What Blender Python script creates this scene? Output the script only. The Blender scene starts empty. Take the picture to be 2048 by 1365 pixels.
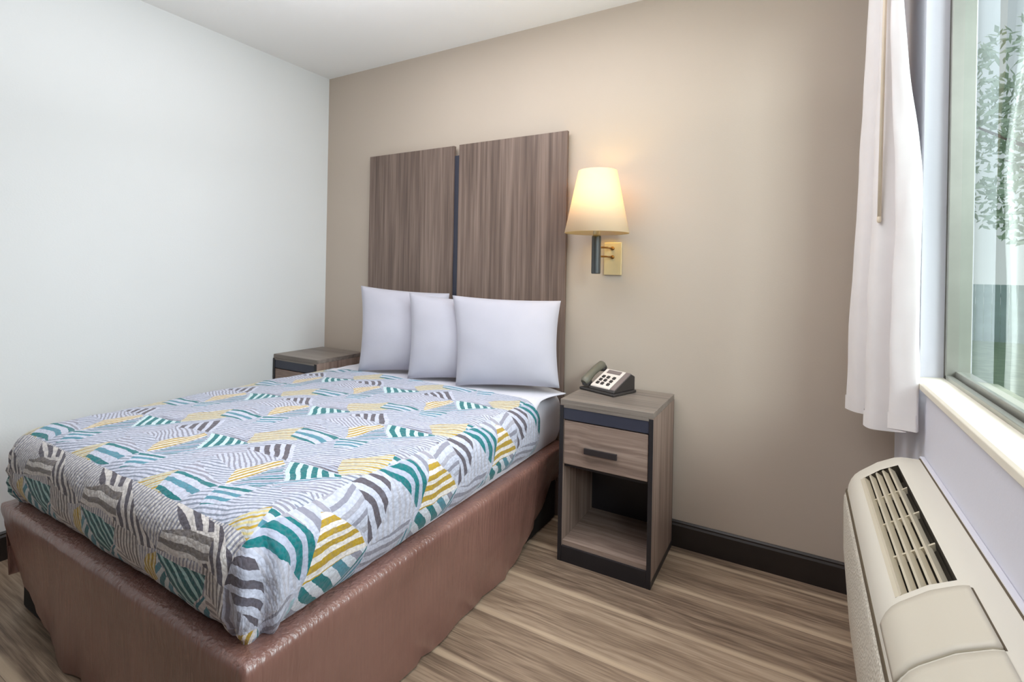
import bpy, bmesh, math, random
from mathutils import Vector, noise
random.seed(7)
scene = bpy.context.scene
COL = scene.collection
PI = math.pi

def lin(c):
    return tuple(((v/255)/12.92 if v/255 <= 0.04045 else ((v/255+0.055)/1.055)**2.4) for v in c[:3]) + (1,)

# ------------------------------------------------------------------ objects
def link(name, me, mat=None, parent=None, smooth=False, bevel=0):
    o = bpy.data.objects.new(name, me)
    COL.objects.link(o)
    if mat is not None:
        me.materials.append(mat)
    if parent is not None:
        o.parent = parent
        # children are written in world coordinates
        o.matrix_parent_inverse = world(parent).inverted()
    if smooth:
        for p in me.polygons:
            p.use_smooth = True
    if bevel:
        m = o.modifiers.new('bevel', 'BEVEL'); m.width = bevel; m.segments = 2; m.limit_method = 'ANGLE'
        m.angle_limit = math.radians(40)
    return o

def world(o):
    m = o.matrix_basis.copy()
    while o.parent is not None:
        m = o.matrix_parent_inverse @ m
        o = o.parent
        m = o.matrix_basis @ m
    return m

class MB:
    """collects vertices and faces for one mesh"""
    def __init__(s): s.v = []; s.f = []
    def box(s, x0, x1, y0, y1, z0, z1):
        b = len(s.v)
        s.v += [(x0,y0,z0),(x1,y0,z0),(x1,y1,z0),(x0,y1,z0),(x0,y0,z1),(x1,y0,z1),(x1,y1,z1),(x0,y1,z1)]
        s.f += [tuple(b+i for i in q) for q in ((0,3,2,1),(4,5,6,7),(0,1,5,4),(1,2,6,5),(2,3,7,6),(3,0,4,7))]
        return s
    def prism(s, poly, axis, a, b):
        """extrude polygon (2-D) along an axis between a and b; axis 0: poly=(y,z), 1: (x,z), 2: (x,y)"""
        def P(p, t):
            return ((t,p[0],p[1]),(p[0],t,p[1]),(p[0],p[1],t))[axis]
        k = len(s.v); n = len(poly)
        s.v += [P(p,a) for p in poly] + [P(p,b) for p in poly]
        for i in range(n):
            j = (i+1) % n
            s.f.append((k+i,k+j,k+n+j,k+n+i))
        s.f.append(tuple(k+i for i in range(n))[::-1]); s.f.append(tuple(k+n+i for i in range(n)))
        return s
    def lathe(s, prof, c, n=32, axis=2, cap=True):
        """prof: list of (radius, height) around c"""
        k = len(s.v); m = len(prof)
        for r, h in prof:
            for i in range(n):
                a = 2*PI*i/n
                d = (r*math.cos(a), r*math.sin(a))
                p = ((h,d[0],d[1]),(d[0],h,d[1]),(d[0],d[1],h))[axis]
                s.v.append((c[0]+p[0], c[1]+p[1], c[2]+p[2]))
        for j in range(m-1):
            for i in range(n):
                i2 = (i+1) % n
                s.f.append((k+j*n+i, k+j*n+i2, k+(j+1)*n+i2, k+(j+1)*n+i))
        if cap:
            s.f.append(tuple(k+i for i in range(n))[::-1]); s.f.append(tuple(k+(m-1)*n+i for i in range(n)))
        return s
    def grid(s, fn, nu, nv):
        k = len(s.v)
        for j in range(nv+1):
            for i in range(nu+1):
                s.v.append(tuple(fn(i/nu, j/nv)))
        for j in range(nv):
            for i in range(nu):
                a = k+j*(nu+1)+i
                s.f.append((a,a+1,a+nu+2,a+nu+1))
        return s
    def tube(s, pts, r, n=10):
        k = len(s.v); pts = [Vector(p) for p in pts]
        for i, p in enumerate(pts):
            t = (pts[min(i+1,len(pts)-1)]-pts[max(i-1,0)]).normalized()
            u = t.cross(Vector((0.3,0.2,0.9) if abs(t.z) < .8 else (1,0,0))).normalized(); w = t.cross(u)
            rr = r[i] if isinstance(r, (list,tuple)) else r
            for a in range(n):
                s.v.append(tuple(p + rr*(u*math.cos(2*PI*a/n)+w*math.sin(2*PI*a/n))))
        for i in range(len(pts)-1):
            for a in range(n):
                b = (a+1) % n
                s.f.append((k+i*n+a,k+i*n+b,k+(i+1)*n+b,k+(i+1)*n+a))
        s.f.append(tuple(k+a for a in range(n))[::-1]); s.f.append(tuple(k+(len(pts)-1)*n+a for a in range(n)))
        return s
    def build(s, name, mat, parent=None, smooth=False, bevel=0, fix=True):
        me = bpy.data.meshes.new(name); me.from_pydata(s.v, [], s.f); me.update()
        if fix:
            bm = bmesh.new(); bm.from_mesh(me); bmesh.ops.recalc_face_normals(bm, faces=bm.faces); bm.to_mesh(me); bm.free()
        return link(name, me, mat, parent, smooth, bevel)

def box(name, mat, b, parent=None, bevel=0.0):
    return MB().box(*b).build(name, mat, parent, bevel=bevel)

def tag(o, label=None, cat=None, group=None, kind=None):
    for k, v in (('label',label),('category',cat),('group',group),('kind',kind)):
        if v: o[k] = v
    return o

def thing(name, label, cat, loc, group=None):
    o = bpy.data.objects.new(name, None); COL.objects.link(o); o.location = loc
    o.empty_display_size = 0.1
    return tag(o, label, cat, group)

def smooth_angle(o, deg=35):
    for p in o.data.polygons: p.use_smooth = True
    try:
        o.data.set_sharp_from_angle(angle=math.radians(deg))
    except Exception:
        pass
    return o

# ------------------------------------------------------------------ node helpers
class NT:
    def __init__(s, name):
        s.m = bpy.data.materials.new(name); s.m.use_nodes = True
        s.t = s.m.node_tree; s.t.nodes.clear()
        s.out = s.t.nodes.new('ShaderNodeOutputMaterial')
    def n(s, typ, **kw):
        x = s.t.nodes.new(typ)
        for k, v in kw.items(): setattr(x, k, v)
        return x
    def put(s, sock, v):
        if v is None: return
        if hasattr(v, 'is_output') or isinstance(v, bpy.types.NodeSocket): s.t.links.new(v, sock)
        else: sock.default_value = v
    def math(s, op, a, b=None, c=None):
        x = s.n('ShaderNodeMath', operation=op)
        s.put(x.inputs[0], a); s.put(x.inputs[1], b); s.put(x.inputs[2], c)
        return x.outputs[0]
    def vm(s, op, a, b=None, c=None):
        x = s.n('ShaderNodeVectorMath', operation=op)
        s.put(x.inputs[0], a); s.put(x.inputs[1], b); s.put(x.inputs[2], c)
        return x.outputs[1] if op in ('DOT_PRODUCT','DISTANCE','LENGTH') else x.outputs[0]
    def mix(s, f, a, b, blend='MIX'):
        x = s.n('ShaderNodeMix', data_type='RGBA', blend_type=blend)
        s.put(x.inputs[0], f); s.put(x.inputs[6], a); s.put(x.inputs[7], b)
        return x.outputs[2]
    def ramp(s, f, stops):
        x = s.n('ShaderNodeValToRGB'); s.put(x.inputs[0], f)
        e = x.color_ramp.elements
        while len(e) < len(stops): e.new(0.5)
        for i, (p, c) in enumerate(stops): e[i].position = p; e[i].color = c
        return x.outputs[0]
    def obj(s): return s.n('ShaderNodeTexCoord').outputs['Object']
    def uv(s): return s.n('ShaderNodeTexCoord').outputs['UV']
    def geo(s): return s.n('ShaderNodeNewGeometry').outputs['Position']
    def mapping(s, vec, scale=(1,1,1), loc=(0,0,0)):
        x = s.n('ShaderNodeMapping'); s.put(x.inputs['Vector'], vec)
        x.inputs['Scale'].default_value = scale; x.inputs['Location'].default_value = loc
        return x.outputs[0]
    def noise(s, vec, scale, detail=3, rough=.5):
        x = s.n('ShaderNodeTexNoise'); s.put(x.inputs['Vector'], vec)
        x.inputs['Scale'].default_value = scale; x.inputs['Detail'].default_value = detail; x.inputs['Roughness'].default_value = rough
        return x.outputs['Fac']
    def bump(s, h, strength=.2, dist=.01):
        x = s.n('ShaderNodeBump'); s.put(x.inputs['Height'], h)
        x.inputs['Strength'].default_value = strength; x.inputs['Distance'].default_value = dist
        return x.outputs[0]
    def bsdf(s, color, rough=.6, metal=0, normal=None, spec=.5, sheen=0, **kw):
        b = s.n('ShaderNodeBsdfPrincipled')
        s.put(b.inputs['Base Color'], color); s.put(b.inputs['Roughness'], rough); s.put(b.inputs['Metallic'], metal)
        s.put(b.inputs['Specular IOR Level'], spec)
        if sheen: b.inputs['Sheen Weight'].default_value = sheen
        if normal is not None: s.put(b.inputs['Normal'], normal)
        for k, v in kw.items(): s.put(b.inputs[k], v)
        s.t.links.new(b.outputs[0], s.out.inputs[0])
        return b

def plain(name, rgb, rough=.6, metal=0, var=.06, scale=12, bump=0, bscale=200, spec=.5, sheen=0):
    t = NT(name); c = lin(rgb)
    n = t.noise(t.obj(), scale)
    d = tuple(max(0, v*(1-var)) for v in c[:3])+(1,); l = tuple(min(1, v*(1+var)) for v in c[:3])+(1,)
    col = t.ramp(n, [(.3,d),(.7,l)])
    nm = t.bump(t.noise(t.obj(), bscale), bump, .003) if bump else None
    t.bsdf(col, rough, metal, nm, spec, sheen)
    return t.m

def woodgrain(name, stops, axis=2, fine=90, rough=.5, seed=0, wavy=.0, spec=.4):
    """streaks running along one axis"""
    t = NT(name)
    sc = [fine, fine, fine]; sc[axis] = 1.6
    v = t.obj()
    if wavy:
        w = t.noise(t.mapping(v, loc=(seed,0,0)), 5, 2)
        off = t.n('ShaderNodeCombineXYZ'); t.put(off.inputs[(axis+1)%3], t.math('MULTIPLY', w, wavy)); t.put(off.inputs[(axis+2)%3], t.math('MULTIPLY', w, wavy))
        v = t.vm('ADD', v, off.outputs[0])
    a = t.noise(t.mapping(v, tuple(sc), (seed,seed*.7,seed*.3)), 1, 3, .6)
    sc2 = [fine*.22]*3; sc2[axis] = .7
    b = t.noise(t.mapping(v, tuple(sc2), (seed+3,seed,1)), 1, 2, .5)
    f = t.math('ADD', t.math('MULTIPLY', a, .62), t.math('MULTIPLY', b, .38))
    t.bsdf(t.ramp(f, stops), rough, 0, t.bump(a, .08, .002), spec)
    return t.m

# ------------------------------------------------------------------ materials
M = {}
def wallmat(name, rgb, var=.015):
    t = NT(name); g = t.geo(); c = lin(rgb)
    n = t.noise(g, 1.3, 2)
    col = t.ramp(n, [(.3,tuple(v*(1-var) for v in c[:3])+(1,)),(.7,tuple(min(1,v*(1+var)) for v in c[:3])+(1,))])
    t.bsdf(col, .85, 0, t.bump(t.noise(g, 140, 2), .12, .002), .2)
    return t.m
M['white_wall'] = wallmat('white_wall_paint', (226,229,229))
M['tan_wall'] = wallmat('tan_wall_paint', (192,179,165), .02)
M['window_wall'] = wallmat('cool_white_wall_paint', (219,219,228))
M['ceiling'] = wallmat('ceiling_paint', (240,240,238))
M['rear_wall'] = wallmat('rear_wall_paint', (48,45,42))
M['baseboard'] = plain('dark_brown_baseboard', (40,33,31), .45, var=.25, scale=6)

def floor_mat():
    t = NT('wood_plank_floor'); g = t.geo()
    sep = t.n('ShaderNodeSeparateXYZ'); t.put(sep.inputs[0], g)
    W = .255
    y = t.math('ADD', t.math('DIVIDE', sep.outputs[1], W), 40+.10/W)
    row = t.math('FLOOR', y); fy = t.math('FRACT', y)
    wn = t.n('ShaderNodeTexWhiteNoise', noise_dimensions='1D'); t.put(wn.inputs['W'], row)
    r = wn.outputs['Value']
    comb = t.n('ShaderNodeCombineXYZ')
    t.put(comb.inputs[0], t.math('ADD', sep.outputs[0], t.math('MULTIPLY', r, 9.0)))
    t.put(comb.inputs[1], sep.outputs[1]); t.put(comb.inputs[2], t.math('MULTIPLY', r, 5.0))
    v = comb.outputs[0]
    # cathedral grain: distorted bands along X
    warp = t.noise(t.mapping(v, (1.3,5,1)), 1, 3, .55)
    band = t.math('SINE', t.math('ADD', t.math('MULTIPLY', sep.outputs[1], 130), t.math('MULTIPLY', warp, 46)))
    band = t.math('MULTIPLY_ADD', band, .5, .5)
    fine = t.noise(t.mapping(v, (5,150,1)), 1, 3, .65)
    big = t.noise(t.mapping(v, (1.0,9,1)), 1, 3, .5)
    f = t.math('ADD', t.math('MULTIPLY', band, .07), t.math('ADD', t.math('MULTIPLY', fine, .46), t.math('MULTIPLY', big, .50)))
    f = t.math('ADD', f, t.math('MULTIPLY', t.math('SUBTRACT', r, .5), .10))
    col = t.ramp(f, [(.36,lin((104,86,72))),(.47,lin((136,116,98))),(.56,lin((160,139,118))),(.68,lin((182,161,139)))])
    # pale sap edge beside each joint
    e = t.math('ADD', t.math('ABSOLUTE', t.math('SUBTRACT', fy, .06)), t.math('MULTIPLY', t.math('SUBTRACT', t.noise(t.mapping(v,(2,3,1)),1,2), .5), .12))
    edge = t.ramp(e, [(.02,(1,1,1,1)),(.085,(0,0,0,1))])
    col = t.mix(t.math('MULTIPLY', edge, .75), col, lin((202,180,154)))
    seam = t.math('LESS_THAN', fy, .007)
    col = t.mix(t.math('MULTIPLY', seam, .6), col, lin((70,55,45)))
    t.bsdf(col, .52, 0, t.bump(fine, .08, .002), .35)
    return t.m
M['floor'] = floor_mat()

def skirt_mat():
    t = NT('brown_satin'); g = t.geo()
    n = t.noise(t.mapping(g, (3,3,2)), 1, 2)
    col = t.ramp(n, [(.35,lin((122,86,77))),(.65,lin((140,102,92)))])
    sz = t.n('ShaderNodeSeparateXYZ'); t.put(sz.inputs[0], g)
    top = t.n('ShaderNodeMapRange'); t.put(top.inputs[0], sz.outputs[2]); top.inputs[1].default_value = .12; top.inputs[2].default_value = .37; top.inputs[3].default_value = .25; top.inputs[4].default_value = 1
    gather = t.noise(t.mapping(g, (85,85,5)), 1, 2, .5)
    crink = t.noise(t.mapping(g, (22,22,8)), 1, 3, .5)
    fold = t.noise(t.mapping(g, (5,5,1.6)), 1, 2)
    h = t.math('ADD', t.math('ADD', t.math('MULTIPLY', t.math('MULTIPLY', gather, top.outputs[0]), .26), t.math('MULTIPLY', crink, .14)), fold)
    t.bsdf(col, .32, 0, t.bump(h, .55, .035), 1.0, 0)
    return t.m
M['skirt'] = skirt_mat()
M['under'] = plain('dark_box_spring_cloth', (26,20,17), .9)

# cotton
M['cotton'] = plain('white_cotton', (186,185,196), .85, var=.015, bump=.08, bscale=60, sheen=.2)
M['sheet'] = plain('white_sheet_cotton', (210,209,218), .85, var=.02, bump=.15, bscale=25, sheen=.2)
GR = [(.30,lin((84,70,62))),(.45,lin((107,90,81))),(.55,lin((125,107,97))),(.70,lin((148,129,117)))]
M['headboard_a'] = woodgrain('taupe_headboard_laminate', GR, 2, 70, .5, 1)
M['headboard_b'] = woodgrain('taupe_headboard_laminate_b', [(p,tuple(min(1,c*1.05) for c in q[:3])+(1,)) for p,q in GR], 2, 70, .5, 9)
NG = [(.30,lin((104,86,78))),(.45,lin((134,114,103))),(.55,lin((152,132,120))),(.70,lin((170,150,137)))]
M['drawer_wood'] = woodgrain('brown_wood_drawer_front', NG, 0, 60, .5, 4, .03)
M['side_wood'] = woodgrain('brown_wood_side', NG, 2, 60, .5, 6)
TG = [(.30,lin((98,90,84))),(.5,lin((128,118,110))),(.70,lin((148,138,128)))]
M['top_wood'] = woodgrain('grey_brown_wood_top', TG, 0, 50, .4, 2)
M['black_edge'] = plain('black_laminate', (34,32,36), .45, var=.1)
M['blue_black'] = plain('blue_black_band', (52,54,68), .4, var=.06)
M['black'] = plain('black_plastic', (30,29,30), .4)
M['handle'] = plain('dark_grey_metal', (62,58,60), .4, .5)

def shade_mat():
    t = NT('cream_lamp_shade')
    c = lin((246,226,170))
    d = t.n('ShaderNodeBsdfDiffuse'); t.put(d.inputs[0], lin((250,244,232)))
    tr = t.n('ShaderNodeBsdfTranslucent'); t.put(tr.inputs[0], lin((255,226,84)))
    weave = t.noise(t.mapping(t.obj(), (1,1,1)), 300, 2)
    t.put(d.inputs['Normal'], t.bump(weave, .05, .001))
    mx = t.n('ShaderNodeMixShader'); mx.inputs[0].default_value = .5
    t.t.links.new(d.outputs[0], mx.inputs[1]); t.t.links.new(tr.outputs[0], mx.inputs[2]); t.t.links.new(mx.outputs[0], t.out.inputs[0])
    return t.m
M['shade'] = shade_mat()
M['plate'] = plain('warm_brushed_metal', (226,206,160), .4, .35)
M['arm'] = plain('grey_gunmetal', (84,86,86), .35, .6)
M['brass'] = plain('brass', (150,104,46), .35, .8)
def emis(name, rgb, s):
    t = NT(name); e = t.n('ShaderNodeEmission'); t.put(e.inputs[0], lin(rgb)); e.inputs[1].default_value = s
    t.t.links.new(e.outputs[0], t.out.inputs[0]); return t.m
M['bulb'] = emis('lit_bulb', (255,228,130), 9)

M['phone_dark'] = plain('dark_grey_phone_plastic', (52,48,47), .4)
M['phone_handset'] = plain('olive_grey_phone_plastic', (104,101,88), .4)
M['phone_face'] = plain('white_phone_face', (226,216,208), .5)
M['phone_grey'] = plain('grey_phone_trim', (126,114,112), .45)

M['curtain'] = plain('white_curtain_cloth', (236,232,232), .85, var=.02, bump=.1, bscale=30, sheen=.2)
M['wand'] = plain('cream_curtain_wand', (228,212,190), .4)
M['track'] = plain('white_metal_track', (215,213,208), .4)
M['sill'] = plain('cream_sill_paint', (236,230,214), .45, var=.03)
M['alu'] = plain('grey_aluminium', (158,158,150), .35, .5)
M['gasket_gap_shade'] = plain('gasket_and_gap_shade', (78,74,64), .6)  # dark seal strip, with the shade of the frame gap in its colour
def ac_mat(name, rgb, bump=False):
    t = NT(name); c = lin(rgb)
    n = t.noise(t.obj(), 3, 2)
    col = t.ramp(n, [(.3,tuple(v*.97 for v in c[:3])+(1,)),(.7,c)])
    nm = None
    if bump:
        v = t.n('ShaderNodeTexVoronoi'); t.put(v.inputs['Vector'], t.mapping(t.obj(), (160,160,160))); v.inputs['Scale'].default_value = 1
        nm = t.bump(v.outputs['Distance'], .7, .004)
        col = t.mix(t.math('MULTIPLY', t.math('LESS_THAN', v.outputs['Distance'], .28), .22), col, lin((120,112,98)))
    else:
        nm = t.bump(t.noise(t.obj(), 500, 1), .05, .001)
    t.bsdf(col, .42, 0, nm, .45)
    return t.m
M['ac'] = ac_mat('beige_air_conditioner_plastic', (228,223,210))
M['ac_lid'] = ac_mat('beige_lid_plastic', (216,209,193))
M['ac_front'] = ac_mat('beige_front_mesh', (224,218,204), True)
M['ac_in'] = plain('dark_vent_interior', (74,67,55), .8)
M['ac_louver'] = ac_mat('beige_louver_plastic', (210,201,180))
M['groove'] = plain('dark_groove', (96,84,66), .8)

def glass_mat():
    t = NT('window_glass')
    tr = t.n('ShaderNodeBsdfTransparent'); t.put(tr.inputs[0], (.84,.92,.89,1))
    gl = t.n('ShaderNodeBsdfGlossy'); gl.inputs['Roughness'].default_value = .01; t.put(gl.inputs[0], (.95,1,.98,1))
    lw = t.n('ShaderNodeLayerWeight'); lw.inputs[0].default_value = .5
    fr = t.n('ShaderNodeMath', operation='MULTIPLY_ADD'); fr.inputs[1].default_value = .92; fr.inputs[2].default_value = .06
    t.put(fr.inputs[0], t.math('POWER', lw.outputs['Facing'], 4))
    mx = t.n('ShaderNodeMixShader')
    t.t.links.new(fr.outputs[0], mx.inputs[0]); t.t.links.new(tr.outputs[0], mx.inputs[1]); t.t.links.new(gl.outputs[0], mx.inputs[2])
    t.t.links.new(mx.outputs[0], t.out.inputs[0])
    return t.m
M['glass'] = glass_mat()

# ---- bedspread: patchwork of striped shapes in cloth coordinates (u across the bed, v along it, metres)
def spread_mat():
    t = NT('patchwork_bedspread')
    uv = t.uv()
    P = .425; A = Vector((1.56,-1.445))
    WHITE = lin((197,201,218)); LIGHT = lin((178,184,204)); TEAL = lin((12,112,116)); BLUE = lin((78,138,156)); PALE = lin((160,192,202))
    GREY = lin((146,146,160)); DGREY = lin((92,86,94)); MUST = lin((182,150,44)); MUSTL = lin((204,190,134))
    wn = t.n('ShaderNodeTexNoise'); t.put(wn.inputs['Vector'], uv); wn.inputs['Scale'].default_value = 7; wn.inputs['Detail'].default_value = 1
    raw = uv
    uv = t.vm('ADD', uv, t.vm('MULTIPLY', t.vm('SUBTRACT', wn.outputs['Color'], (.5,.5,.5)), (.042,.042,0)))
    w2 = t.n('ShaderNodeTexNoise'); t.put(w2.inputs['Vector'], raw); w2.inputs['Scale'].default_value = 75; w2.inputs['Detail'].default_value = 1
    uv = t.vm('ADD', uv, t.vm('MULTIPLY', t.vm('SUBTRACT', w2.outputs['Color'], (.5,.5,.5)), (.0045,.0045,0)))
    sx = t.n('ShaderNodeSeparateXYZ'); t.put(sx.inputs[0], raw)
    pU, qV = sx.outputs[0], sx.outputs[1]
    def local(c, per):
        a = t.vm('SUBTRACT', uv, (c[0], c[1], -1))
        return t.vm('WRAP', a, (per[0]/2,per[1]/2,50), (-per[0]/2,-per[1]/2,-50))
    def mn(xs):
        r = xs[0]
        for x in xs[1:]: r = t.math('MINIMUM', r, x)
        return r
    def patch(acc, verts, stripe, cols, arc=None, bg=None, per=(P,P), origin=A, scale=P):
        """verts in cell units from the origin; stripe = (dir_x, dir_y, period m, duty, phase); cols = (stripe colour, ...)"""
        V = [Vector((v[0]*scale, v[1]*scale)) for v in verts]
        c = sum(V, Vector((0,0)))/len(V)
        area = sum(V[i].x*V[(i+1)%len(V)].y-V[(i+1)%len(V)].x*V[i].y for i in range(len(V)))
        if area < 0: V.reverse()
        w = local(c+origin, per)
        ds = []
        for i in range(len(V)):
            a, b = V[i]-c, V[(i+1)%len(V)]-c
            d = (b-a).normalized(); n = Vector((-d.y, d.x))
            ds.append(t.vm('DOT_PRODUCT', w, (n.x, n.y, -n.dot(a))))
        mask = t.math('GREATER_THAN', mn(ds), 0)
        if bg is not None: acc = t.mix(mask, acc, bg)
        if arc is None:
            dx, dy, pr, duty, ph = stripe
            L = math.hypot(dx, dy); nx, ny = -dy/L, dx/L
            s = t.vm('DOT_PRODUCT', w, (nx/pr, ny/pr, ph + (nx*(c.x)+ny*(c.y))/pr))
        else:
            pr, duty, ph = stripe
            ac = Vector((arc[0]*scale, arc[1]*scale))-c
            s = t.math('MULTIPLY_ADD', t.vm('DISTANCE', w, (ac.x, ac.y, 1)), 1/pr, ph)
        fr = t.math('LESS_THAN', t.math('FRACT', s), duty)
        col = cols[0]
        if len(cols) > 1:   # alternate colours band by band
            k = t.math('FRACT', t.math('MULTIPLY', t.math('FLOOR', s), 1/len(cols)))
            for i in range(1, len(cols)):
                col = t.mix(t.math('GREATER_THAN', k, i/len(cols)-.01), col, cols[i])
        return t.mix(t.math('MULTIPLY', mask, fr), acc, col)
    def field(dx, dy, pr, duty, c0, c1):
        L = math.hypot(dx, dy)
        s = t.vm('DOT_PRODUCT', uv, (-dy/L/pr, dx/L/pr, 0))
        return t.mix(t.math('LESS_THAN', t.math('FRACT', s), duty), c0, c1)
    # --- top
    top = field(1, .35, .0135, .40, WHITE, lin((132,140,156)))
    top = patch(top, [(-.62,-.25),(-.18,-.28),(-.10,-.02),(-.45,0)], (1,-.45,.013,.42,0), [GREY], bg=WHITE)
    top = patch(top, [(0,0),(.47,.06),(.44,.30),(.04,.20)], (.47,.10,.0125,.4,0), [GREY], bg=WHITE)
    top = patch(top, [(.02,.02),(.47,.06),(.47,.16)], (.45,.07,.012,.5,0), [DGREY, GREY], bg=LIGHT)
    top = patch(top, [(.21,-.22),(.47,.04),(.60,-.08),(.38,-.34)], (.3,.2,.014,.45,0), [GREY], bg=WHITE)
    top = patch(top, [(.19,-.26),(.47,.04),(.50,0),(.24,-.32)], (.26,.3,.013,.5,0), [GREY, BLUE], bg=WHITE)
    top = patch(top, [(-.72,.21),(-.56,.05),(-.30,.30),(-.50,.52)], (1,.95,.0125,.48,0), [MUST, MUSTL], bg=lin((194,194,190)))
    top = patch(top, [(-.03,-.47),(-.20,-.27),(-.06,-.02),(.02,-.05)], (.10,.42,.019,.5,.3), [MUST], bg=lin((226,220,210)))
    top = patch(top, [(-.50,-.48),(-.05,-.47),(-.12,-.66),(-.42,-.68)], (.036,.46,.2), [TEAL, TEAL, BLUE], arc=(-.28,-1.25), bg=WHITE)
    top = patch(top, [(-.55,-.35),(-.05,-.46),(-.05,-.475),(-.52,-.485)], (.017,.5,.2), [GREY], arc=(-.28,-1.25), bg=WHITE)
    top = patch(top, [(0,-.46),(.03,-.06),(.20,-.22),(.17,-.36)], (.30,.34,.0125,.5,0), [TEAL, BLUE, GREY], bg=LIGHT)
    top = patch(top, [(-.06,-.48),(.19,-.38),(.17,-.60),(.04,-.66)], (1,.35,.025,.5,.1), [BLUE, TEAL, BLUE], bg=WHITE)
    top = patch(top, [(-.47,-.02),(-.24,.23),(0,0)], (.24,-.23,.030,.55,.0), [DGREY], bg=WHITE)
    top = patch(top, [(0,0),(.21,-.22),(.47,.06)], (.21,-.22,.031,.56,.55), [TEAL], bg=lin((200,222,226)))
    # --- right-hand side drop
    S = Vector((1.985,-1.415)); SP = (3.0,.435)
    kw = dict(per=SP, origin=S, scale=.435)
    side = field(1, .12, .022, .42, WHITE, lin((188,188,200)))
    side = patch(side, [(-.62,-.42),(-.30,-.70),(.02,-.50),(-.32,-.10),(-.60,-.05)], (.040,.45,.05), [GREY, lin((160,158,170))], arc=(-.16,-.92), bg=WHITE, **kw)
    side = patch(side, [(-.46,-.82),(-.40,-.50),(-.22,-.40),(-.06,-.44),(0,-.50)], (.040,.55,.05), [TEAL], arc=(-.16,-.92), bg=LIGHT, **kw)
    side = patch(side, [(-.46,-.80),(0,-.5),(-.02,-.98),(-.2,-.98)], (1,.10,.022,.4,0), [lin((186,186,198))], bg=WHITE, **kw)
    side = patch(side, [(-.70,-.28),(-.56,-.02),(-.30,.20),(-.02,.02),(-.30,-.26)], (-.25,.95,.042,.42,0), [GREY, lin((168,168,180))], bg=WHITE, **kw)
    side = patch(side, [(-.58,-.02),(-.36,.24),(-.12,.16),(0,0)], (.040,.5,.1), [DGREY], arc=(.10,-.62), bg=WHITE, **kw)
    side = patch(side, [(.004,-.50),(.004,0),(-.34,-.27),(-.36,-.33)], (.03,1,.034,.54,.62), [MUST], bg=lin((232,226,222)), **kw)
    side = patch(side, [(.004,-.50),(.004,0),(.26,-.22),(.26,-.62)], (.7,.62,.046,.52,.1), [TEAL, TEAL, BLUE, GREY], bg=lin((214,220,230)), **kw)
    side = patch(side, [(0,0),(.28,-.28),(.28,-.08)], (.28,-.24,.018,.5,.2), [TEAL, BLUE], bg=LIGHT, **kw)
    side = patch(side, [(.01,.0),(.01,.45),(.14,.36),(.28,-.08)], (.12,.95,.036,.45,.1), [GREY], bg=WHITE, **kw)
    side = patch(side, [(.02,.42),(0,.5),(.30,.44),(.30,.12),(.13,.36)], (1,.10,.021,.5,.1), [BLUE, PALE], bg=WHITE, **kw)
    # --- foot drop
    F = Vector((1.485,-1.862)); FP = (.435,3.0)
    kw = dict(per=FP, origin=F, scale=.435)
    foot = field(.25, 1, .013, .45, lin((214,210,208)), GREY)
    foot = patch(foot, [(-.95,.30),(-.50,.28),(0,.02),(-.25,-.05),(-.55,.05)], (.032,.52,.1), [DGREY], arc=(-1.02,-.25), bg=lin((222,216,212)), **kw)
    foot = patch(foot, [(0,.02),(.52,.08),(.50,.24),(.06,.16)], (.5,.02,.034,.5,.1), [lin((128,120,116))], bg=lin((216,210,206)), **kw)
    foot = patch(foot, [(-.55,.06),(-.22,.0),(-.22,-.28),(-.50,-.10)], (.1,1,.016,.5,0), [lin((124,116,116))], bg=lin((214,208,204)), **kw)
    foot = patch(foot, [(-.01,0),(-.12,-.07),(-.20,-.22),(-.16,-.30),(-.03,-.22)], (.05,1,.017,.58,0), [MUST], bg=lin((222,212,180)), **kw)
    foot = patch(foot, [(0,0),(.50,.0),(.46,-.12),(.28,-.26)], (.30,-.26,.026,.60,.1), [lin((10,88,92))], bg=lin((170,206,204)), **kw)
    foot = patch(foot, [(0,-.02),(.26,-.26),(.10,-.42),(-.06,-.30)], (.8,.9,.034,.55,.3), [lin((18,104,112)), BLUE], bg=lin((206,214,216)), **kw)
    foot = patch(foot, [(.29,-.27),(.48,-.12),(.55,-.22),(.30,-.42)], (.8,.7,.03,.5,.1), [lin((40,112,128)), BLUE], bg=lin((214,212,214)), **kw)
    foot = patch(foot, [(-.5,-.1),(-.2,-.26),(0,-.6),(-.6,-.6)], (1,-.12,.024,.45,.1), [lin((146,138,138))], bg=lin((214,208,206)), **kw)
    fsel = t.math('LESS_THAN', qV, -1.735)
    ssel = t.math('GREATER_THAN', pU, 1.795)
    col = t.mix(fsel, top, foot)
    col = t.mix(ssel, col, side)
    # puckered seersucker weave
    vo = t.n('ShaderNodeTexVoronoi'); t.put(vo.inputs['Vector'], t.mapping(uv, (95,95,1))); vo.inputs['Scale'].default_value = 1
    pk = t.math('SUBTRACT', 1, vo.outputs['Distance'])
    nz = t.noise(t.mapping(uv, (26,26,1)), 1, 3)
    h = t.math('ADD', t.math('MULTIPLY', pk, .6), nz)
    col = t.mix(t.math('MULTIPLY', t.math('SUBTRACT', .62, pk), .5), col, lin((120,122,140)))  # shade in the dips between puckers, mixed into the colour
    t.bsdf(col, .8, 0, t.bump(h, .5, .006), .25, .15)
    return t.m
M['spread'] = spread_mat()

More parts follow.
